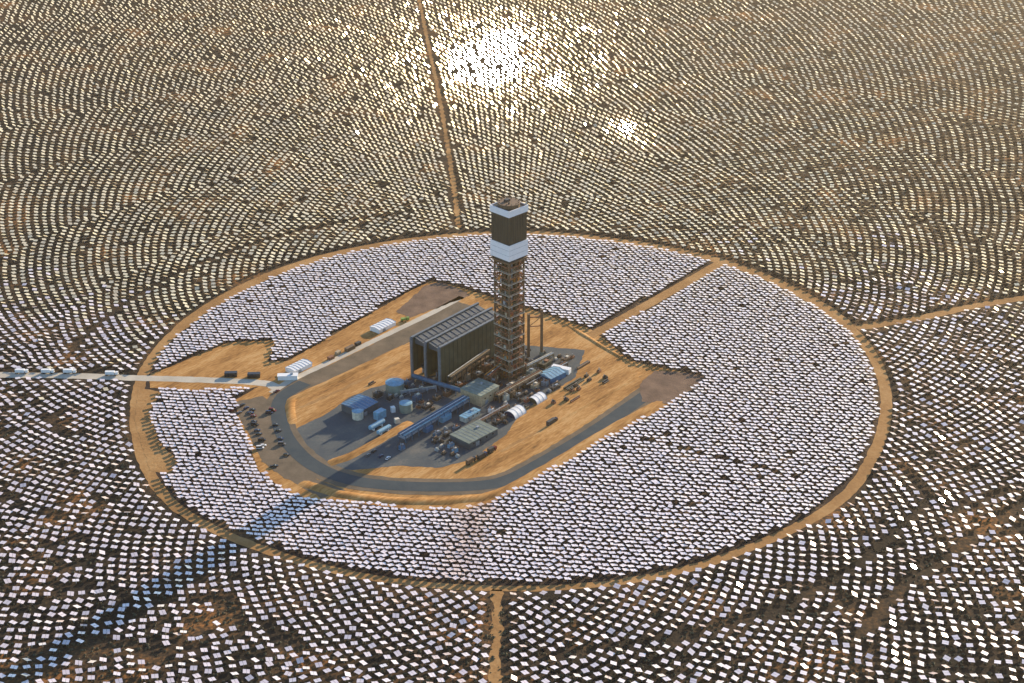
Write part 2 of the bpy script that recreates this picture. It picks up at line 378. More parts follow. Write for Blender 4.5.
# gaps along dry washes and where rocks stand
gap = vnoise(X+.6*Y, Y*1.8-.5*X, 22, 5)*.45+vnoise(X, Y*1.6, 9, 6)*.55
south = sst(40, -60, Y)
keep &= gap > (.13+.11*south*sst(300, 360, rr_)+.10*south*sst(-80, -200, X)*sst(290, 340, rr_)+.08*south*sst(120, 220, X)*sst(300, 360, rr_))
keep &= rng.random(len(X)) > .02
outer = outer[keep]
H = np.concatenate([inner, outer]); n_h = len(H)
X, Y, OUT = H[:, 0], H[:, 1], H[:, 2]
print('heliostats', n_h, 'inner', len(inner))

# ---- where each mirror faces
Sv = np.array(S)
P3 = np.stack([X, Y, np.full(n_h, 3.0)], 1)
def unit(v): return v/np.linalg.norm(v, axis=1, keepdims=True)
tow = unit(np.array([0, 0, 124.])-P3)
trk = unit(tow+Sv)                                    # on target: half way between the sun and the receiver
flat = unit(np.stack([.16+.0*X, .10+.0*X, np.ones(n_h)], 1))    # defocused, nearly level
tt = (OUT*.5*sst(120, 1100, Y))[:, None]
N = unit(flat*(1-tt)+trk*tt)
# mirrors around the glints, turned so they flash the sun at the camera
GLINT_AIM = Vector((CX, CY, CZ))
sb = unit(unit(np.array(GLINT_AIM)-P3)+Sv)
core = np.zeros(n_h); halo = np.zeros(n_h)
for (px, py, rad) in ((486, 65, 52), (503, 42, 30), (552, 84, 13), (627, 131, 10), (455, 50, 9), (512, 112, 5), (585, 30, 5), (470, 25, 8), (440, 90, 4), (600, 60, 4)):
    q = at(px, py); dd = np.hypot((X-q[0])/1.0, (Y-q[1])/2.0)
    core = np.maximum(core, np.exp(-(dd/rad)**2)); halo = np.maximum(halo, np.exp(-(dd/(rad*3.4+(14 if rad < 20 else 30)))**2)*.9)
halo = np.maximum(halo, np.minimum(1, core*2.2)); halo = halo*OUT; core = core*OUT
N = unit(N*(1-halo)[:, None]+sb*halo[:, None])
sig = (.055+.06*(1-tt[:, 0])*OUT)*(1-.55*(1-OUT))
sig = sig*(1-.25*halo)*(1-.96*np.minimum(1, core*1.5))
N = unit(N+rng.normal(0, 1, (n_h, 3))*sig[:, None])
# width axis: along the arc, made perpendicular to the normal
th = np.arctan2(Y, X); ya = th+PI/2+R(42)+rng.normal(0, .10, n_h)+rng.normal(0, .22, n_h)*OUT*(1-tt[:, 0])
ya = np.where(OUT > 0, ya, R(26)+rng.normal(0, .33, n_h))
hz = np.stack([N[:, 1], -N[:, 0], 0*X], 1)             # level axis for steeply tilted mirrors
hz = hz*np.sign(hz[:, :1]+1e-9)
flatax = np.stack([np.cos(ya), np.sin(ya), 0*X], 1); flatax *= np.sign(flatax[:, :1]+1e-9)
steep = sst(.25, .5, np.hypot(N[:, 0], N[:, 1]))[:, None]
U = flatax*(1-steep)+unit(hz)*steep
U = unit(U-N*np.sum(U*N, 1, keepdims=True)); V = np.cross(N, U)

# the 300 that show largest are the ones nearest the camera (inside the frame)
dx = X-CX; z_ = dx*fw.x+(Y-CY)*fw.y+(3-CZ)*fw.z
px_ = 512+FPX*dx/z_; py_ = 341.5-FPX*((Y-CY)*up0.y+(3-CZ)*up0.z)/z_
vis = (px_ > 2) & (px_ < 1022) & (py_ < 680)
order = np.argsort(np.where(vis, np.hypot(np.hypot(dx, Y-CY), CZ), 1e9))
near = order[:300]; far = np.setdiff1d(np.arange(n_h), near)
HW, HH, TH, ZC = 3.9, 3.7, .10, 2.4      # panel pair width, depth, thickness, height of its centre
def panel_local(x0, x1):
    return np.array([(x, y, z) for z in (-TH/2, TH/2) for x, y in ((x0, -HH/2), (x1, -HH/2), (x1, HH/2), (x0, HH/2))])
BOXF = np.array([(0, 3, 2, 1), (4, 5, 6, 7), (0, 1, 5, 4), (1, 2, 6, 5), (2, 3, 7, 6), (3, 0, 4, 7)])
SU = np.where(OUT > 0, 1.0, 1.10); SV = np.where(OUT > 0, 1.0, .80)
def bulk(name, idx, gm='mirror'):
    """one mesh of many mirror pairs and pylons"""
    n = len(idx); loc = np.concatenate([panel_local(-HW/2, -.09), panel_local(.09, HW/2)])
    A = np.stack([U[idx], V[idx], N[idx]], 1)                 # n,3(axis),3
    base = np.stack([X[idx], Y[idx], np.full(n, ZC)], 1)
    AA = A*np.stack([SU[idx], SV[idx], np.ones(n)], 1)[:, :, None]
    pv = base[:, None, :]+np.einsum('kj,njd->nkd', loc, AA)    # n,16,3
    pl = np.array([(a*.14, b*.14, z) for z in (0, ZC-.1) for a, b in ((-1, -1), (1, -1), (1, 1), (-1, 1))])
    py = base[:, None, :]*np.array([1, 1, 0])+pl[None]
    verts = np.concatenate([pv, py], 1).reshape(-1, 3)
    f1 = np.concatenate([BOXF, BOXF+8, BOXF+16])
    faces = (f1[None]+(np.arange(n)*24)[:, None, None]).reshape(-1)
    nf = n*18; me = bpy.data.meshes.new(name)
    me.vertices.add(len(verts)); me.vertices.foreach_set('co', verts.astype(np.float32).ravel())
    me.loops.add(nf*4); me.loops.foreach_set('vertex_index', faces.astype(np.int32))
    me.polygons.add(nf); me.polygons.foreach_set('loop_start', np.arange(nf, dtype=np.int32)*4)
    me.materials.append(M[gm]); me.materials.append(M['steel'])
    mi = np.tile(np.r_[np.array([0 if q % 6 != 0 else 1 for q in range(12)]), np.ones(6)], n).astype(np.int32)
    mi = np.tile(np.r_[np.zeros(12), np.ones(6)], n).astype(np.int32)
    me.polygons.foreach_set('material_index', mi); me.polygons.foreach_set('use_smooth', np.zeros(nf, dtype=bool)); me.update(calc_edges=True); me.validate()
    o = bpy.data.objects.new(name, me); C.objects.link(o); return o
inn = far[OUT[far] == 0]; out_ = far[OUT[far] == 1]
tag(bulk('inner_heliostat_field', inn), 'dense field of pale mirrors filling the circle inside the ring road', 'heliostat field', kind='stuff')
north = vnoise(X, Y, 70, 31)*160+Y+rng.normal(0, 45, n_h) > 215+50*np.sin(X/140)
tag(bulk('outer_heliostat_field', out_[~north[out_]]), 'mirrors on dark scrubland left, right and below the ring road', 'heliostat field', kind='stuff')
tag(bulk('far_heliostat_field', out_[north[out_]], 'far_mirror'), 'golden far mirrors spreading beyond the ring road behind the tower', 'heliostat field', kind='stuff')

# the near heliostats, one by one
mbp = lambda x0, x1: MB().box((x0+x1)/2, 0, -TH/2, x1-x0, HH, TH)
proto = thing('heliostat', 'pale twin mirror on a post in the rows along the bottom edge of the photo', 'heliostat', 0, 0, 0, 'heliostats of the nearest rows')
MB().cyl((0, 0, 0), (0, 0, ZC-.12), .16, n=8).build('pylon', M['steel'], proto)
tube = MB().bar((-HW/2+.3, 0, -.16), (HW/2-.3, 0, -.16), .18).build('torque_tube', M['steel'], proto)
mpan = [mbp(-HW/2, -.09).build('mirror', M['mirror'], proto), mbp(.09, HW/2).build('mirror', M['mirror'], proto)]
def place_heliostat(root, i):
    root.location = (X[i], Y[i], 0); root.rotation_euler = (0, 0, 0)
    mt = Matrix((Vector(U[i]), Vector(V[i]), Vector(N[i]))).transposed().to_4x4(); mt.translation = (0, 0, ZC)
    for ch in root.children:
        if ch.name.split('.')[0] != 'pylon': ch.matrix_local = mt
first = True
for i in near:
    if first: o = proto
    else: o = copy_thing(proto, 0, 0, 0, proto['label'])
    place_heliostat(o, i); first = False

# ------------------------------------------------------------------ desert scrub: uncountable low bushes
def scrub():
    n = 42000
    y = -415+1600*rng.random(n)**1.7; x = CX+(rng.random(n)*2-1)*(45+(y-CY)*.335)
    th = np.arctan2(y, x); rr = np.hypot(x, y); k = rr > ring_s(th)+7
    for L, d in ((N_ROAD, 2), (E_ROAD, 5.5), (S_ROAD, 1.5), (W_ROAD, 5)): k &= ~near_line([at(*p) for p in L], x, y, d)
    k &= (vnoise(x, y, 14, 9)+.35*vnoise(x, y, 50, 10)) > .45
    x, y = x[k], y[k]; n = len(x); s = .45+.95*rng.random(n)**2
    loc = np.array([(1, 0, .35), (.3, .95, .3), (-.8, .6, .4), (-.85, -.55, .3), (.35, -.9, .4), (.1, .1, 1.0), (0, 0, 0)])
    v = loc[None]*s[:, None, None]*(1+.35*(rng.random((n, 7, 3))-.5)); v[:, :, 0] += x[:, None]; v[:, :, 1] += y[:, None]
    f = np.array([(0, 1, 5), (1, 2, 5), (2, 3, 5), (3, 4, 5), (4, 0, 5), (1, 0, 6), (2, 1, 6), (3, 2, 6), (4, 3, 6), (0, 4, 6)])
    F = (f[None]+(np.arange(n)*7)[:, None, None]).reshape(-1); nf = n*10
    me = bpy.data.meshes.new('desert_scrub'); me.vertices.add(n*7); me.vertices.foreach_set('co', v.astype(np.float32).ravel())
    me.loops.add(nf*3); me.loops.foreach_set('vertex_index', F.astype(np.int32))
    me.polygons.add(nf); me.polygons.foreach_set('loop_start', np.arange(nf, dtype=np.int32)*3)
    me.materials.append(M['scrub']); me.polygons.foreach_set('use_smooth', np.zeros(nf, dtype=bool)); me.update(calc_edges=True); me.validate()
    o = bpy.data.objects.new('desert_scrub', me); C.objects.link(o)
    tag(o, 'low dark desert scrub growing between the outer mirrors', 'scrub', kind='stuff')
scrub()

# ------------------------------------------------------------------ the solar tower
AX = R(51)                              # long axis of the plant
ux, uy = math.cos(AX), math.sin(AX); vx, vy = math.sin(AX), -math.cos(AX)
tw = thing('solar_tower', 'tall steel lattice tower with a black box receiver and white bands on top', 'solar tower', 0, 0, R(45))
sd = 15.2; h0 = 99.0; hs = sd/2
col = []
for a, b in ((-1, -1), (1, -1), (1, 1), (-1, 1)):
    MB().box(a*hs, b*hs, 0, 1.1, 1.1, h0).build('column', M['brown'], tw)
for a, b in ((0, -1), (1, 0), (0, 1), (-1, 0)): MB().box(a*hs, b*hs, 0, .7, .7, h0).build('column', M['brown'], tw)
levels = [0, 9, 18, 27, 36, 45, 54, 63, 72, 81, 90, 98]
bm_ = MB(); xb = MB()
cs = [(-hs, -hs), (hs, -hs), (hs, hs), (-hs, hs)]
for i in range(4):
    a, b = cs[i], cs[(i+1) % 4]; mid = ((a[0]+b[0])/2, (a[1]+b[1])/2)
    for z0, z1 in zip(levels[:-1], levels[1:]):
        if (z0//9) % 2: xb.bar((*a, z0+.4), (*mid, z1-.4), .5); xb.bar((*b, z0+.4), (*mid, z1-.4), .5)
        else: xb.bar((*mid, z0+.4), (*a, z1-.4), .5); xb.bar((*mid, z0+.4), (*b, z1-.4), .5)
xb.build('bracing', M['brown'], tw)
MB().box(-2.2, 1.5, 0, 3.6, 3.6, h0).build('lift_shaft', M['olive'], tw)
MB().box(3.3, -2.6, 0, 3.0, 4.2, h0-3).build('stair_shaft', M['brown'], tw)
for q, (x, y, r_, mm) in enumerate([(-4.8, -4.4, .7, 'cream'), (-2.9, -5.6, .5, 'steel'), (4.9, -5.4, .6, 'rust'), (5.6, -2.0, .45, 'cream'), (-5.7, -1.4, .5, 'rust'), (.4, -5.7, .5, 'olive'), (5.6, 3.0, .6, 'tan')]):
    MB().cyl((x, y, 2), (x, y, h0), r_, n=8).build('riser_pipe', M[mm], tw)
pr = random.Random(4)
for z in levels[1:-1]:
    MB().box(0, 0, z-.25, sd-1.4, sd-1.4, .3).build('platform', M['brown'], tw)
    for q in range(8):
        f = pr.choice([(-1, 0), (0, -1), (1, 0), (0, -1), (-1, 0)]); o_ = pr.uniform(-5, 5); hh = pr.uniform(1.8, 4.5)
        x, y = (f[0]*5.8, o_) if f[0] else (o_, f[1]*5.8)
        MB().box(x, y, z+.06, 2.0+pr.random()*1.8, 2.0, hh).build('equipment_cabinet', M[pr.choice(['rust', 'red', 'cream', 'greyg', 'brown', 'olive', 'dark', 'orange', 'tan', 'steel'])], tw)
for z in sorted(levels[1:]+[4.5+9*q for q in range(11)]):
    bm_ = MB()
    for i in range(4): bm_.bar((*cs[i], z), (*cs[(i+1) % 4], z), .8)
    bm_.build('girder', M['rust'], tw)
for z in levels[1:-1]:
    rl = MB()
    for i in range(4):
        a, b = cs[i], cs[(i+1) % 4]; rl.bar((a[0]*1.09, a[1]*1.09, z+1.1), (b[0]*1.09, b[1]*1.09, z+1.1), .14); rl.bar((a[0]*1.09, a[1]*1.09, z+.1), (b[0]*1.09, b[1]*1.09, z+.1), .3)
    rl.build('handrail', M['cream'], tw)
# receiver
MB().box(0, 0, 98.6, 19.6, 19.6, 1.2).build('collar', M['brown'], tw)
MB().box(0, 0, 99.8, 17.6, 17.6, 1.3).build('neck', M['dark'], tw)
rc = MB().box(0, 0, 101.1, 18.4, 18.4, 39.0).build('receiver', M['absorber'], tw)
seam = MB()
for i in range(4):
    for k_ in range(-3, 4):
        x, y = k_*2.5, 9.25; c_, s_ = math.cos(i*PI/2), math.sin(i*PI/2); seam.box(x*c_-y*s_, x*s_+y*c_, 114.2, .18, .18, 21.8, i*PI/2)
seam.build('tube_header', M['dark'], rc)
def band(z0, z1, half, name):
    mb = MB()
    for i in range(4):
        c_, s_ = math.cos(i*PI/2), math.sin(i*PI/2); L = 2*half-.5 if i % 2 else 2*half+.5
        mb.box(-half*s_, half*c_, z0, L, .5, z1-z0, i*PI/2)
    b = mb.build(name, M['wband'], tw)
    for i in range(4):
        jm = MB()
    return b
band(101.4, 113.8, 9.6, 'lower_heat_shield'); band(136.0, 141.0, 9.75, 'upper_heat_shield')
jn = MB()
for z in (105.5, 109.7):
    for i in range(4):
        c_, s_ = math.cos(i*PI/2), math.sin(i*PI/2); jn.box(-9.87*s_, 9.87*c_, z, 19.0, .06, .16, i*PI/2)
jn.build('panel_joint', M['steel'], tw)
MB().cyl((0, 0, 140.1), (0, 0, 142.6), 8.0, n=28).build('steam_drum_housing', M['brown'], tw)
MB().cyl((0, 0, 142.6), (0, 0, 143.2), 8.4, n=28).build('roof_deck', M['brown'], tw)
tk = MB()
for a in range(0, 360, 30): tk.box(7.2*math.cos(R(a)), 7.2*math.sin(R(a)), 143.2, .4, .4, .7)
tk.box(0, 2, 143.2, 4, 3, 1.6); tk.cyl((-3, -3, 143.2), (-3, -3, 144.6), .6, n=8); tk.build('roof_equipment', M['dark'], tw)
MB().box(8.9, -8.9, 141.0, .8, .8, 2.2).build('corner_post', M['cream'], tw)

# steel frame with two tall posts right of the tower
x, y = at(535, 356)
fr = thing('post_frame', 'pair of tall brown steel posts joined by a beam just right of the tower', 'steel frame', x, y, R(10))
for q in (-5.2, 5.2):
    MB().box(q, 0, 0, 1.9, 1.9, 40 if q > 0 else 37).build('post', M['brown'], fr)
MB().bar((-5.2, 0, 34), (5.2, 0, 34), .8).bar((-5.2, 0, 26), (5.2, 0, 26), .6).build('beam', M['rust'], fr)
MB().bar((-5.2, 0, 26), (5.2, 0, 34), .35).build('brace', M['brown'], fr)
MB().box(5.2, 0, 0.0, 2.8, 2.8, 3.2).build('footing_box', M['greyg'], fr)

# ------------------------------------------------------------------ air-cooled condenser
p0 = at(413, 378); ac = thing('air_cooled_condenser', 'huge dark condenser hall of three long parallel bays left of the tower', 'condenser', p0[0], p0[1], AX)
# local axes: x along the bays, y = -v (to the left); bays step towards -y (towards the camera)
LEN, HT = 78.0, 34.5
for k_, (yy, hh, l0) in enumerate(((0, HT, 0), (-14, HT, 0), (-28, HT, 0))):
    wl = MB()
    wl.box(l0+LEN/2, yy, 3 if k_ == 2 else 6, LEN, 1.6, hh-(3 if k_ == 2 else 6))
    wl.build('wind_wall', M['olive'], ac)
    MB().box(l0+LEN/2, yy, hh, LEN+.8, 1.9, .8).build('top_rail', M['darkrail'], ac)
    MB().box(l0-.6, yy, 0, 1.4, 2.0, hh).build('end_post', M['darkrail'], ac)
    rb = MB()
    for j in range(1, 16): rb.box(l0+j*LEN/16, yy-.88, 6.2, .25, .16, hh-6.4)
    rb.build('wall_rib', M['dark'], ac)
    cl = MB()
    for j in range(1, 7): cl.box(l0+j*LEN/6-1, yy, 0, 1.3, 1.3, 6)
    cl.build('column', M['steel'], ac)
for yy in (-1.6, -15.6):
    # sloping roof between two walls, and a ridge of tube bundles
    A = [(0, yy+.8, HT-.6), (0, yy-11.4, HT-3.6), (0, yy-11.4, HT-5.5), (0, yy+.8, HT-5.5)]
    d = MB(); d.add([(x_, a[1], a[2]) for x_ in (2.5, LEN-1) for a in A], [(0, 1, 5, 4), (1, 2, 6, 5), (2, 3, 7, 6), (3, 0, 4, 7), (0, 3, 2, 1), (4, 5, 6, 7)])
    d.build('tube_bundle_roof', M['slate'], ac)
    s_ = MB()
    for j in range(1, 14): s_.bar((j*LEN/14, yy+.6, HT-.45), (j*LEN/14, yy-11.2, HT-3.4), .4)
    s_.bar((3, yy-6, HT-1.9), (LEN-1, yy-6, HT-1.9), .3)
    s_.build('roof_rib', M['darkrail'], ac)
    MB().cyl((2.5, yy-9.6, HT-2.2), (LEN-1, yy-9.6, HT-2.2), .8, n=8).build('steam_header', M['slate'], ac)
MB().box(LEN/2+3, -21.0, 8.0, LEN-8, 11, .6).build('fan_deck', M['dark'], ac)
fn = MB()
for j in range(4): fn.cyl((8+j*14, -7.6, 9), (8+j*14, -7.6, 11), 4.6, n=18)
fn.build('fan_ring', M['dark'], ac)

# ------------------------------------------------------------------ builders for plant buildings and equipment
def building(name, label, px, L, W, Hh, rz, wall, roof, gable=0.0, cat='building', ribs=0, windows=0, door=True, group=None):
    x, y = at(*px); o = thing(name, label, cat, x, y, rz, group)
    MB().box(0, 0, .05, L, W, Hh-.05).build('wall', M[wall], o)
    e = .35
    if gable:
        vs = [(-L/2-e, -W/2-e, Hh+.02), (L/2+e, -W/2-e, Hh+.02), (L/2+e, W/2+e, Hh+.02), (-L/2-e, W/2+e, Hh+.02), (-L/2-e, 0, Hh+gable), (L/2+e, 0, Hh+gable)]
        rf = MB().add(vs, [(0, 1, 5, 4), (2, 3, 4, 5), (3, 0, 4), (1, 2, 5), (0, 3, 2, 1)]).build('roof', M[roof], o)
        if ribs:
            rb = MB()
            for j in range(ribs+1):
                xx = -L/2+L*j/ribs
                rb.bar((xx, -W/2-e, Hh+.1), (xx, 0, Hh+gable+.08), .22); rb.bar((xx, W/2+e, Hh+.1), (xx, 0, Hh+gable+.08), .22)
            rb.build('roof_rib', M['steel'], rf)
    else:
        rf = MB().box(0, 0, Hh, L+2*e, W+2*e, .45).build('roof', M[roof], o)
        MB().box(L*.2, W*.1, Hh+.45, min(2.2, L/4), min(1.8, W/3), 1.1).build('roof_unit', M['steel'], rf)
        if ribs:
            rb = MB()
            for j in range(1, ribs): rb.box(-L/2+L*j/ribs, 0, Hh+.45, .18, W, .12)
            rb.build('roof_rib', M['steel'], rf)
    if door: MB().box(-L*.2, -W/2-.06, .05, min(3.2, L/4), .16, min(3.4, Hh*.7)).build('door', M['steel'], o)
    for j in range(windows):
        MB().box(-L/2+L*(j+.75)/(windows+.5), -W/2-.05, Hh*.55, 1.3, .14, 1.1).build('window', M['glass'], o)
    return o
def tank(name, label, px, r_, h, shell, roof, group=None):
    x, y = at(*px); o = thing(name, label, 'tank', x, y, 0, group)
    MB().cyl((0, 0, .05), (0, 0, h), r_, n=28).build('shell', M[shell], o)
    MB().cyl((0, 0, h), (0, 0, h+r_*.16), r_+.12, .3, n=28).build('roof', M[roof], o)
    ld = MB(); ld.bar((r_*.72, -r_*.78, 0), (r_*.72, -r_*.78, h+1), .12); ld.bar((r_*.80, -r_*.70, 0), (r_*.80, -r_*.70, h+1), .12); ld.build('ladder', M['steel'], o)
    rg = MB()
    for j in range(28):
        a, b = 2*PI*j/28, 2*PI*(j+1)/28; rg.bar((r_*math.cos(a), r_*math.sin(a), h+1), (r_*math.cos(b), r_*math.sin(b), h+1), .1)
    rg.build('railing', M['steel'], o); return o
def container(label, px, L, W, Hh, rz, m, name='container', cat='container', group=None):
    x, y = at(*px); o = thing(name, label, cat, x, y, rz, group)
    MB().box(0, 0, .15, L, W, Hh).build('body', M[m], o)
    for s_ in (-1, 1):
        c = MB().box(0, s_*(W/2+.03), .3, L-.4, .06, .12)
        for j in range(int(L/1.0)): c.box(-L/2+.5+j*1.0, s_*(W/2+.05), .3, .3, .12, Hh-.4)
        c.build('corrugation', M[m], o)
    MB().box(L/2+.05, W*.25, .3, .1, W*.42, Hh-.4).build('door', M[m], o); MB().box(L/2+.05, -W*.25, .3, .1, W*.42, Hh-.4).build('door', M[m], o)
    MB().box(0, 0, Hh+.15, L-.2, W-.2, .08).build('roof_sheet', M[m], o); return o
def rack(name, label, a, b, wd, hh, pipes, frame='bluesteel', cat='pipe rack', spacing=7.0, deck=None):
    """pipe rack from pixel a to pixel b"""
    A, B = Vector(at(*a)), Vector(at(*b)); D = B-A; L = D.length; o = thing(name, label, cat, A.x, A.y, math.atan2(D.y, D.x))
    st = MB(); n = max(1, round(L/spacing)); bmx = MB()
    for j in range(n+1):
        x_ = j*L/n
        for s_ in (-1, 1): st.box(x_, s_*wd/2, 0, .45, .45, hh)
        bmx.bar((x_, -wd/2, hh), (x_, wd/2, hh), .45); bmx.bar((x_, -wd/2, hh*.6), (x_, wd/2, hh*.6), .35)
        if j < n and j % 2 == 0:
            for s_ in (-1, 1): bmx.bar((x_, s_*wd/2, .5), (x_+L/n, s_*wd/2, hh-.5), .25)
    for s_ in (-1, 1): bmx.bar((0, s_*wd/2, hh), (L, s_*wd/2, hh), .4)
    st.build('column', M[frame], o); bmx.build('beam', M[frame], o)
    for q, (off, r_, mm) in enumerate(pipes): MB().cyl((-.5, off*wd/2, hh+.2+r_), (L+.5, off*wd/2, hh+.2+r_), r_, n=10).build('pipe', M[mm], o)
    if deck: MB().box(L/2, 0, hh*.6+.2, L, wd-.6, .2).build('walkway', M[deck], o)
    return o

# --- the steam duct and pipe racks
x, y = at(413, 381); xb_, yb_ = at(468, 398)
dct = thing('steam_duct', 'long blue steam duct running along the foot of the condenser hall', 'duct', x, y, math.atan2(yb_-y, xb_-x))
Ld = math.hypot(xb_-x, yb_-y)
MB().cyl((0, 0, 4.6), (Ld, 0, 4.6), 1.9, n=16).build('duct', M['bluesteel'], dct)
for j in range(6):
    MB().box(j*Ld/5, 0, 0, .8, 2.6, 2.9).build('support', M['steel'], dct)
MB().cyl((Ld, 0, 4.6), (Ld+5, -4, 4.6), 1.9, n=16).build('elbow', M['bluesteel'], dct)
rack('pipe_rack', 'blue pipe rack slanting from the grey turbine hall to the sunlit strip', (402, 443), (466, 405), 7, 6.5, [(-.7, .45, 'sky_blue'), (-.2, .6, 'bluesteel'), (.3, .35, 'white'), (.75, .5, 'bluesteel')], deck='steel')
rack('pipe_rack', 'dark pipe rack between the condenser hall and the tower foot', (452, 384), (494, 352), 5, 8, [(-.5, .5, 'rust'), (.1, .4, 'cream'), (.6, .4, 'steel')], 'brown', deck='dark')
rack('pipe_rack', 'rusty pipe rack running out in front of the tower foot', (497, 402), (540, 378), 5, 6, [(-.6, .35, 'tan'), (0, .35, 'rust'), (.6, .4, 'dark')], 'brown', deck='dark')
rack('pipe_rack', 'low grey pipe rack right of the tower towards the open-sided shed', (524, 372), (552, 358), 4, 4, [(-.4, .4, 'steel'), (.4, .35, 'cream')], 'olive')

rack('pipe_rack', 'low pipe rack crossing the yard from the large water tank to the steam duct', (401, 396), (436, 391), 3.5, 3.5, [(-.5, .3, 'steel'), (.4, .3, 'cream')], 'steel')
rack('pipe_rack', 'thin pipe rack behind the workshop, ending at the nearer arched shelter', (478, 426), (508, 409), 3, 3.6, [(-.4, .25, 'rust'), (.4, .3, 'steel')], 'brown')
rack('pipe_rack', 'steel rack with rusty pipes along the foot of the condenser hall side', (450, 391), (488, 364), 4, 12, [(-.6, .4, 'brown'), (0, .35, 'olive'), (.6, .35, 'steel')], 'dark', deck='brown')
rack('pipe_rack', 'short tall rack joining the turbine hall to the tower foot', (488, 386), (503, 374), 6, 9, [(-.6, .5, 'red'), (0, .4, 'steel'), (.6, .5, 'orange')], 'rust', deck='brown')
rack('pipe_rack', 'dark low rack running from the tower foot to the sand on the right', (526, 388), (566, 366), 3.5, 3, [(-.5, .3, 'steel'), (.4, .3, 'rust')], 'dark')
# --- turbine hall and neighbours
building('turbine_hall', 'grey green flat-roofed hall with a tan end standing below the tower', (480, 398), 21, 20, 9.0, AX, 'tan', 'greyg', ribs=6, windows=3)
building('workshop', 'low grey green workshop nearest the loop road', (474, 438), 29, 19, 5.0, AX-.08, 'slate', 'workroof', ribs=8, windows=4)
building('control_room', 'pale blue roofed control cabin between the turbine hall and the workshop', (470, 418), 16, 6, 4.0, AX, 'cream', 'sky_blue', ribs=6, windows=3)
building('switch_house', 'wide dark blue roofed building at the left end of the yard', (360, 410), 19, 19, 6.0, AX, 'slate', 'blue', gable=1.2, ribs=6)
tank('water_tank', 'large blue topped water tank behind the blue roofed building', (395, 392), 7.0, 8.5, 'greyg', 'sky_blue')
tank('water_tank', 'smaller blue topped tank right of the large water tank', (406, 411), 4.8, 7.0, 'greyg', 'sky_blue')
tank('water_tank', 'squat cream tank in front of the dark blue roofed building', (358, 418), 4.2, 6.2, 'cream', 'sky_blue')
container('tall bright blue unit in front of the dark blue roofed building', (380, 418), 8.5, 5, 6.0, AX, 'sky_blue', 'filter_unit', 'plant unit')
def vessel(label, px, L, r_, rz, m, legs='white'):
    x, y = at(*px); o = thing('storage_vessel', label, 'vessel', x, y, rz)
    MB().cyl((-L/2, 0, r_+1.2), (L/2, 0, r_+1.2), r_, n=16).build('shell', M[m], o)
    MB().cyl((-L/2-.8, 0, r_+1.2), (-L/2, 0, r_+1.2), r_*.55, r_, n=16).cyl((L/2, 0, r_+1.2), (L/2+.8, 0, r_+1.2), r_, r_*.55, n=16).build('end_cap', M[m], o)
    for q in (-.3, .3): MB().box(q*L, 0, 0, .8, r_*1.6, 1.9).build('saddle', M[legs], o)
    return o
vessel('bright blue horizontal vessel lying in front of the tall blue unit', (377, 428), 14, 1.9, AX, 'sky_blue')
vessel('second blue vessel beside the sunlit strip, with white saddles', (384, 433), 12, 1.7, AX, 'sky_blue')
container('small white box standing just right of the tall blue unit', (393, 412), 3, 3, 4.2, .4, 'white', 'cabinet', 'cabinet')
container('small cream box at the upper end of the sunlit strip', (397, 423), 3.4, 3, 3.6, .4, 'cream', 'cabinet', 'cabinet')
container('blue box unit under the pipe rack beside the control cabin', (445, 420), 10, 4.5, 4.2, AX, 'sky_blue', 'pump_house', 'plant unit')
container('small blue unit at the lower end of the blue pipe rack', (428, 431), 7, 4, 3.6, AX, 'blue', 'pump_house', 'plant unit')
building('tarp_shelter', 'blue sided shed with a white roof right of the tower foot', (552, 378), 17, 13, 4.6, AX-.1, 'blue', 'sky_blue', gable=1.6, ribs=5, door=False)
container('white container against the back of the blue sided shed', (561, 372), 15, 5, 4.2, AX-1.35, 'white')
def arch(label, px, L, r_, rz, m, endm):
    x, y = at(*px); o = thing('arched_shelter', label, 'shelter', x, y, rz); n = 10; mb = MB(); vs = []
    for x_ in (-L/2, L/2):
        for rr in (r_, r_-.3):
            for j in range(n+1): t = PI*j/n; vs.append((x_, rr*math.cos(t), rr*math.sin(t)*.85))
    k = n+1; fs = []
    for j in range(n): fs += [(j, j+1, 2*k+j+1, 2*k+j), (k+j, 3*k+j, 3*k+j+1, k+j+1), (j, k+j, k+j+1, j+1), (2*k+j, 2*k+j+1, 3*k+j+1, 3*k+j)]
    mb.add(vs, fs).build('canopy', M[m], o)
    MB().add([(-L/2+.6, (r_-.35)*math.cos(PI*j/n), (r_-.35)*math.sin(PI*j/n)*.85) for j in range(n+1)], [tuple(range(n+1))]).build('end_panel', M[endm], o)
    rb = MB()
    for q in (-.5, -.17, .17, .5):
        for j in range(n):
            a, b = PI*j/n, PI*(j+1)/n; rb.bar((q*L, (r_+.06)*math.cos(a), (r_+.06)*math.sin(a)*.85), (q*L, (r_+.06)*math.cos(b), (r_+.06)*math.sin(b)*.85), .18)
    rb.build('rib', M['steel'], o); return o
arch('white arched shelter with a dark blue mouth in front of the turbine hall', (515, 414), 13, 5.6, AX, 'white', 'carblue')
arch('white arched shelter on the sand edge right of the rusty pipe rack', (537, 400), 12, 5.0, AX, 'white', 'olive')

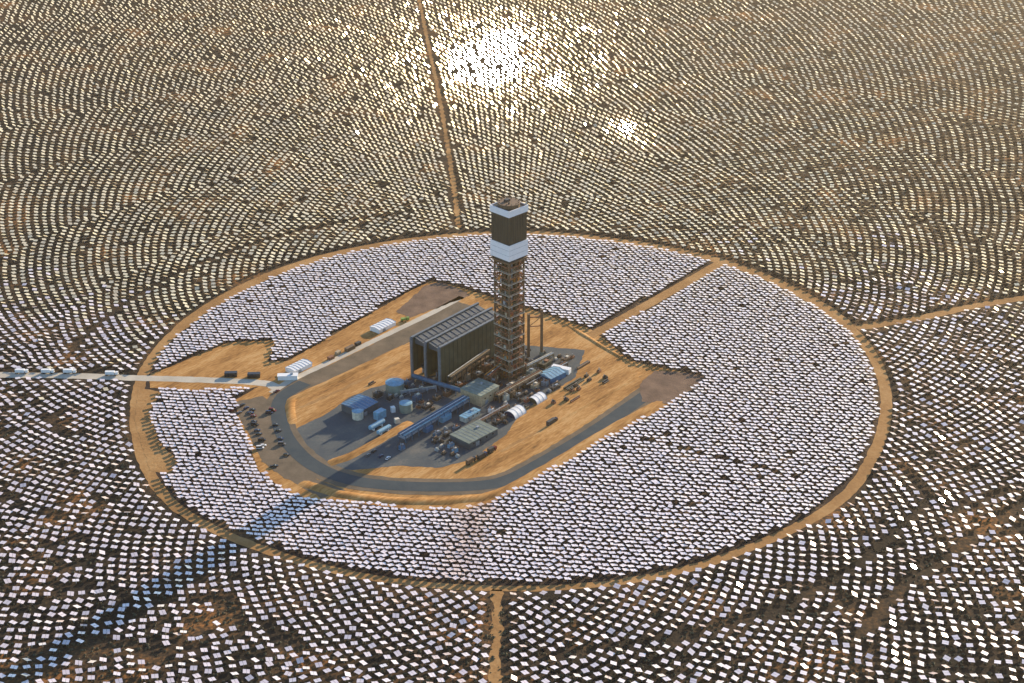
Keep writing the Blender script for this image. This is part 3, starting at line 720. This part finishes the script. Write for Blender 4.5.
# white halls beside the concrete road
building('storage_shed', 'white ribbed shed by the road junction, nearer of the two white sheds', (299, 369), 19, 10, 3.4, AX, 'white', 'white', gable=.9, ribs=6, cat='shed')
building('storage_shed', 'white ribbed shed by the gravel heap, farther of the two white sheds', (383, 328), 20, 10, 3.4, AX, 'white', 'white', gable=.9, ribs=6, cat='shed')
container('dark container parked on the entrance road, nearer the ring road', (231, 376), 9.5, 4, 3.2, .05, 'carblack', group='dark containers on the entrance road')
container('dark container parked on the entrance road, nearer the loop road', (254, 377), 9.5, 4, 3.2, .05, 'carblack', group='dark containers on the entrance road')
building('flat_canopy', 'low pale canopy at the junction beside the nearer white shed', (288, 379), 15, 4.5, 3.4, .05, 'white', 'white', cat='shelter', door=False)
container('dark brown container between the two white sheds', (350, 350), 9, 3.5, 3.0, AX, 'brown')
container('black skip just up the road from the brown container', (358, 345), 5, 3, 2.4, AX, 'dark', 'skip', 'skip')
container('rusty tool crate beside the nearer white shed', (331, 359), 5, 3.4, 2.2, AX, 'rust', 'tool_crate', 'crate')
container('tan tool crate halfway between the white sheds', (338, 354), 4.5, 3, 2.4, AX+.2, 'tan', 'tool_crate', 'crate')

# --- crowded equipment round the foot of the tower
eq = [('rust', (486, 372), 5, 4, 6.5, 'rust coloured steel unit behind the turbine hall'),
      ('red', (500, 366), 4, 4, 9.0, 'tall red unit at the left foot of the tower'),
      ('orange', (505, 377), 4.5, 4, 5.5, 'orange unit in front of the tower foot'),
      ('cream', (494, 378), 5, 4, 4.0, 'cream box unit between the tower foot and the turbine hall'),
      ('red', (489, 384), 6, 4, 3.6, 'low red unit hard against the turbine hall roof edge'),
      ('dark', (478, 379), 6, 5, 5.0, 'black unit beside the dark pipe rack'),
      ('tan', (466, 380), 6, 4, 5.0, 'tan unit below the long side of the condenser hall'),
      ('rust', (459, 389), 5, 4, 4.5, 'small rusty unit between steam duct and turbine hall'),
      ('steel', (511, 389), 6, 5, 4.0, 'grey transformer box straight in front of the tower'),
      ('brown', (523, 384), 7, 4, 4.5, 'brown unit at the right foot of the tower'),
      ('greyg', (531, 376), 6, 5, 5.0, 'grey green unit between the tower and the two tall posts'),
      ('dark', (518, 398), 6, 4, 3.0, 'black low unit right of the turbine hall'),
      ('cream', (506, 400), 4, 3.5, 4.5, 'pale upright unit at the tan end of the turbine hall'),
      ('red', (527, 402), 5, 2.6, 2.4, 'small red unit between the two arched shelters'),
      ('olive', (545, 366), 10, 6, 3.6, 'olive unit behind the blue sided shed'),
      ('rust', (470, 372), 4, 4, 7.5, 'tall rusty unit against the condenser hall side'),
      ('steel', (487, 360), 5, 4, 6.0, 'grey unit where the condenser hall meets the tower'),
      ('bluesteel', (462, 441), 7, 3, 3.0, 'blue unit at the left end of the workshop'),
      ('bluesteel', (456, 431), 5, 3, 3.4, 'blue unit near the left rear corner of the workshop'),
      ('sky_blue', (451, 447), 5, 2.6, 2.6, 'pale blue unit farthest left of the workshop'),
      ('bluesteel', (417, 400), 7, 4, 4.0, 'blue unit right of the smaller blue topped tank'),
      ('dark', (378, 397), 6, 4, 4.0, 'black unit left of the large water tank'),
      ('bluesteel', (409, 384), 8, 4, 3.2, 'blue unit behind the large water tank')]
eq += [('brown', (455, 375), 5, 4, 6.0, 'brown unit under the middle of the condenser hall side'),
       ('cream', (474, 364), 3.5, 3.5, 5.0, 'small cream unit below the far half of the condenser hall'),
       ('rust', (481, 366), 4.5, 4, 8.5, 'tall rusty unit halfway between condenser hall and tower'),
       ('dark', (493, 388), 4, 4, 6.5, 'black upright unit at the rear edge of the turbine hall'),
       ('orange', (497, 372), 3, 3, 6.5, 'narrow orange unit left of the tall red unit'),
       ('brown', (511, 397), 5, 5, 5.5, 'brown unit between the rusty pipe rack and the turbine hall'),
       ('tan', (535, 388), 6, 4, 3.4, 'tan unit beside the farther arched shelter'),
       ('steel', (545, 385), 5, 4, 3.4, 'grey unit by the blue sided shed, on the tower side'),
       ('rust', (523, 372), 4, 4, 7.5, 'tall rusty unit at the rear right of the tower foot'),
       ('dark', (555, 389), 8, 3.6, 2.6, 'long black unit in front of the blue sided shed'),
       ('brown', (566, 361), 7, 4, 3.0, 'brown unit on the sand edge behind the white container')]
eq += [('blue', (402, 449), 4, 3, 3.0, 'blue unit at the lower left end of the blue pipe rack'),
       ('bluesteel', (437, 436), 6, 3, 3.0, 'blue unit between the blue pipe rack and the workshop corner'),
       ('sky_blue', (455, 452), 4, 2.6, 2.6, 'pale blue unit on the yard edge left of the workshop'),
       ('dark', (446, 437), 4, 3, 3.0, 'black unit among the blue ones left of the workshop'),
       ('dark', (390, 400), 4, 3, 3.5, 'black unit between the two blue topped water tanks'),
       ('steel', (421, 392), 5, 3, 3.5, 'grey unit at the left foot of the steam duct'),
       ('dark', (427, 408), 7, 4, 2.6, 'long black unit in the middle of the yard'),
       ('brown', (437, 400), 5, 4, 3.0, 'brown unit below the steam duct'),
       ('rust', (447, 396), 5, 4, 3.6, 'rusty unit below the bend of the steam duct'),
       ('carwhite', (491, 412), 4, 3, 3.0, 'small white unit between the turbine hall and the workshop'),
       ('dark', (497, 424), 6, 4, 2.6, 'black unit right of the workshop'),
       ('brown', (503, 420), 4, 3, 3.0, 'brown unit left of the nearer arched shelter'),
       ('olive', (525, 410), 6, 3, 2.2, 'olive unit on the sand edge right of the nearer arched shelter')]
for mm, px, L, W, Hh, lb in eq:
    x, y = at(*px); o = thing('process_unit', lb, 'plant unit', x, y, AX+pr.uniform(-.1, .1))
    MB().box(0, 0, .3, L, W, Hh-.3).build('casing', M[mm], o)
    MB().box(0, 0, 0, L+.5, W+.5, .3).build('skid', M['steel'], o)
    MB().box(L*.2, 0, Hh, L*.35, W*.5, .9).build('hatch', M[pr.choice(['steel', 'cream', 'dark', 'rust'])], o)
    MB().cyl((-L*.3, 0, Hh), (-L*.3, 0, Hh+2.6), .3, n=8).build('vent_pipe', M['steel'], o)
    fr_ = MB()
    for a in (-1, 1):
        for b in (-1, 1): fr_.box(a*(L/2+.3), b*(W/2+.3), 0, .22, .22, Hh+1.1)
    for a in (-1, 1): fr_.bar((a*(L/2+.3), -W/2-.3, Hh+1.1), (a*(L/2+.3), W/2+.3, Hh+1.1), .18); fr_.bar((-L/2-.3, a*(W/2+.3), Hh+1.1), (L/2+.3, a*(W/2+.3), Hh+1.1), .18)
    fr_.build('frame', M['brown'], o)

# small stuff crowded between the big pieces: three kinds, repeated
def crate_kind(label, m, m2, L, W, Hh, group):
    o = thing('pump_skid', label, 'pump skid', 0, 0, 0, group)
    MB().box(0, 0, .1, L, W, Hh*.55).build('base_box', M[m], o)
    MB().cyl((-L*.4, 0, Hh*.55+.7), (L*.35, 0, Hh*.55+.7), .65, n=10).build('motor', M[m2], o)
    MB().box(L*.25, W*.2, Hh*.55, .5, .5, Hh*.6).build('stack_pipe', M['steel'], o)
    return o
kinds = [crate_kind('small dark pump skid in the crowded plant area', 'dark', 'brown', 3.6, 2.4, 2.6, 'dark pump skids'),
         crate_kind('small rust coloured pump skid in the crowded plant area', 'rust', 'dark', 3.2, 2.6, 3.0, 'rust coloured pump skids'),
         crate_kind('small pale grey pump skid in the crowded plant area', 'steel', 'cream', 3.0, 2.2, 2.4, 'pale grey pump skids')]
zone = [at(*p) for p in [(450, 378), (490, 352), (530, 350), (575, 356), (560, 384), (530, 408), (500, 428), (498, 408), (480, 384), (462, 390)]]
zone2 = [at(*p) for p in [(385, 388), (412, 384), (450, 398), (430, 412), (412, 412)]]
zone3 = [at(*p) for p in [(430, 440), (446, 428), (458, 446), (462, 458), (440, 456)]]
zone4 = [at(*p) for p in [(545, 402), (575, 380), (600, 368), (618, 376), (560, 408)]]
busy = [(o.location.x, o.location.y) for o in C.objects if o.parent is None and o.get('category') in ('plant unit', 'building', 'tank', 'shelter', 'vessel', 'container', 'cabinet')]
placed = []; nfirst = [True]*3
zr = random.Random(12)
for zn, cnt, wts in ((zone, 62, (4, 3, 2)), (zone2, 10, (3, 1, 3)), (zone3, 10, (3, 0, 3)), (zone4, 9, (4, 2, 0))):
    xs = [p[0] for p in zn]; ys = [p[1] for p in zn]; n_ = 0; tries = 0
    while n_ < cnt and tries < 4000:
        tries += 1; x, y = zr.uniform(min(xs), max(xs)), zr.uniform(min(ys), max(ys))
        if not inside(zn, np.array([x]), np.array([y]))[0]: continue
        if abs(x)+abs(y) < 14 or min(math.hypot(x-a, y-b) for a, b in busy) < 5.2: continue
        if placed and min(math.hypot(x-a, y-b) for a, b in placed) < 4.4: continue
        k_ = zr.choices(range(3), wts)[0]; rz = AX+zr.choice((0, PI/2))+zr.uniform(-.1, .1)
        if nfirst[k_]: kinds[k_].location = (x, y, 5*LAYER); kinds[k_].rotation_euler = (0, 0, rz); nfirst[k_] = False
        else: kinds[k_].location.z = 5*LAYER; copy_thing(kinds[k_], x, y, rz, kinds[k_]['label'])
        placed.append((x, y)); n_ += 1
# stacks of steel on the sand to the right
def pile(label, px, L, W, n, rz, m):
    x, y = at(*px); o = thing('steel_stack', label, 'material stack', x, y, rz)
    for j in range(n):
        MB().box(pr.uniform(-.6, .6), -W/2+W*(j+.5)/n, .05+.0*j, L*pr.uniform(.8, 1), W/n*.7, pr.uniform(.7, 1.8)).build('bundle', M[m if j % 2 == 0 else 'dark'], o)
    return o
pile('long dark stack of steel on the sand right of the arched shelters', (574, 385), 24, 4.5, 3, AX, 'olive')
pile('dark stack of steel on the sand behind the blue sided shed', (583, 366), 16, 3, 2, AX, 'brown')
pile('short dark stack of steel nearest the loop road corner', (606, 382), 7, 3, 2, AX, 'dark')
pile('rusty stack of steel lying between shed and loop road', (575, 400), 12, 1.6, 2, AX, 'rust')
pile('small stack of steel at the left end of the sunlit strip', (372, 384), 6, 2.5, 2, AX, 'brown')

# ------------------------------------------------------------------ vehicles
def car(name, label, px, rz, paint, group=None, kind='car'):
    x, y = at(*px); o = thing(name, label, 'car' if kind == 'car' else 'pickup truck', x, y, rz, group, z=7*LAYER)
    L, W = (4.7, 1.9) if kind == 'car' else (5.8, 2.0); zt = 2.35 if kind == 'van' else 1.55
    o['category'] = {'car': 'car', 'van': 'van'}.get(kind, 'pickup truck')
    prof = [(-L/2, .45), (-L/2, .95), (-L/2+.25, 1.05), (L/2-1.2, 1.0), (L/2-.1, .85), (L/2, .45)]
    b = MB(); n = len(prof)
    b.add([(a, s_*W/2, c) for s_ in (-1, 1) for a, c in prof], [tuple(range(n)), tuple(range(2*n-1, n-1, -1))]+[(i, (i+1) % n, n+(i+1) % n, n+i) for i in range(n)])
    b.build('body', M[paint], o)
    c0, c1 = (-L/2+.35, L/2-1.2) if kind == 'car' else (-L/2+.1, L/2-1.1) if kind == 'van' else (-.5, L/2-1.5)
    g = MB(); g.add([(c0, -W/2+.08, 1.0), (c1, -W/2+.08, 1.0), (c1, W/2-.08, 1.0), (c0, W/2-.08, 1.0), (c0+.45, -W/2+.25, zt), (c1-.7, -W/2+.25, zt), (c1-.7, W/2-.25, zt), (c0+.45, W/2-.25, zt)],
                    [(0, 3, 2, 1), (4, 5, 6, 7), (0, 1, 5, 4), (1, 2, 6, 5), (2, 3, 7, 6), (3, 0, 4, 7)])
    g.build('window_band', M['glass'], o)
    MB().box((c0+c1)/2-.12, 0, zt, (c1-c0)-1.1, W-.5, .06).build('roof', M[paint], o)
    if kind == 'pickup':
        MB().box(-L/2+1.25, 0, 1.06, 2.2, W-.35, .12).build('load_bed', M['dark'], o)
    for a in (-1, 1):
        for s_ in (-1, 1):
            MB().cyl((a*L*.31, s_*(W/2-.24), .36), (a*L*.31, s_*(W/2+.02), .36), .36, n=12).build('wheel', M['rubber'], o)
    return o
def truck(label, px, rz, cabm, boxm, L=11.0, name='truck', cat='truck', boxh=2.8):
    x, y = at(*px); o = thing(name, label, cat, x, y, rz, z=7*LAYER)
    MB().box(0, 0, .8, L, 2.2, .3).build('chassis', M['dark'], o)
    c = MB().box(L/2-1.1, 0, 1.1, 2.2, 2.4, 2.0).build('cab', M[cabm], o)
    MB().box(L/2+.03, 0, 2.0, .08, 2.0, .8).build('windscreen', M['glass'], c)
    MB().box(-1.3, 0, 1.12, L-2.9, 2.5, boxh).build('load_box', M[boxm], o)
    for a in (-.42, -.3, .32):
        for s_ in (-1, 1): MB().cyl((a*L, s_*.85, .5), (a*L, s_*1.2, .5), .5, n=12).build('wheel', M['rubber'], o)
    return o
cp = ['carblack', 'carblue', 'cargrey', 'carred', 'carwhite']
cn = {'carblack': 'black', 'carblue': 'dark blue', 'cargrey': 'grey', 'carred': 'dark red', 'carwhite': 'white'}
PX = lambda u, v: (220+u/5.69, 350+v/5.69)
rowA = [((280, 362), 1), ((298, 348), 3), ((318, 430), 0), ((335, 462), 0), ((345, 508), 1), ((352, 540), 2), ((380, 600), 0)]
rowB = [((185, 345), 0), ((176, 362), 1), ((190, 380), 3), ((194, 412), 0), ((200, 430), 0), ((212, 462), 1), ((222, 482), 0), ((238, 518), 0), ((246, 548), 4), ((228, 562), 4)]
rowC = [((72, 345), 3), ((98, 322), 2), ((128, 318), 0), ((84, 372), 0), ((110, 362), 2), ((150, 335), 1)]
ordn = ['first', 'second', 'third', 'fourth', 'fifth', 'sixth', 'seventh', 'eighth', 'ninth', 'tenth', 'eleventh']
for row, nm in ((rowA, 'the row along the bend of the loop road'), (rowB, 'the middle row of the car park'), (rowC, 'the cluster beside the inner mirrors')):
    for j, ((u, v), c) in enumerate(row):
        pt = PX(u, v)
        kd = 'van' if (j*7+c) % 3 == 1 else 'car'
        car('parked_van' if kd == 'van' else 'parked_car', f'{cn[cp[c]]} {kd}, {ordn[j]} in {nm}', pt, pr.uniform(-.25, .25)+(0 if nm[4] != 'c' else AX), cp[c], 'cars parked beside the loop road', kd)
car('pickup_truck', 'dark pickup alone at the start of the bend by the junction', PX(322, 240), AX, 'carred', kind='pickup')
car('pickup_truck', 'dark pickup at the lower end of the car park by the mirrors', PX(308, 665), .15, 'carblack', kind='pickup')
x0 = [(374, 452, 'carblack'), (381, 457, 'carblue'), (388, 459, 'carwhite'), (368, 456, 'cargrey')]
for j, (a, b, c) in enumerate(x0): car('parked_car', f'{cn[c]} car in the small group parked below the sunlit strip', (a, b), AX+pr.uniform(-.3, .3), c, 'cars below the sunlit bank')
truck('dark truck driving on the right straight of the loop road', (552, 424), AX, 'carblack', 'dark')
truck('dark truck at the lower end of the line parked beside the loop road', (471, 463), AX, 'carblack', 'brown', 9)
truck('dark truck in the middle of the line parked beside the loop road', (482, 458), AX, 'carblue', 'dark', 9)
truck('dark red truck at the upper end of the line parked beside the loop road', (492, 452), AX, 'carred', 'dark', 8)
truck('green tracked loader truck by the gravel heap', (405, 321), .3, 'green', 'green', 7, boxh=1.6)
for j, (a, b) in enumerate([(22, 373.5), (48, 373.5), (70, 373.5), (112, 375.5)]):
    truck(['white box truck on the entrance road at the left edge of the photo', 'white box truck second from the left edge on the entrance road', 'white box truck third from the left edge on the entrance road', 'white box truck on the entrance road just left of the ring road'][j], (a, b), .0, 'white', 'white', 10, boxh=2.4)

# ------------------------------------------------------------------ the desert air
hz_ = MB().box(0, 300, -3, 5200, 5200, 640).build('haze', bpy.data.materials.new('desert_haze'))
hm = hz_.data.materials[0]; hm.use_nodes = True; hn = hm.node_tree; hn.nodes.clear()
ho = hn.nodes.new('ShaderNodeOutputMaterial'); hv = hn.nodes.new('ShaderNodeVolumePrincipled')
hv.inputs['Density'].default_value = 0.000022; hv.inputs['Color'].default_value = (1.0, .80, .50, 1); hv.inputs['Anisotropy'].default_value = .5
hn.links.new(hv.outputs[0], ho.inputs['Volume']); hz_['kind'] = 'stuff'; hz_['label'] = 'thin golden desert haze over the whole field'
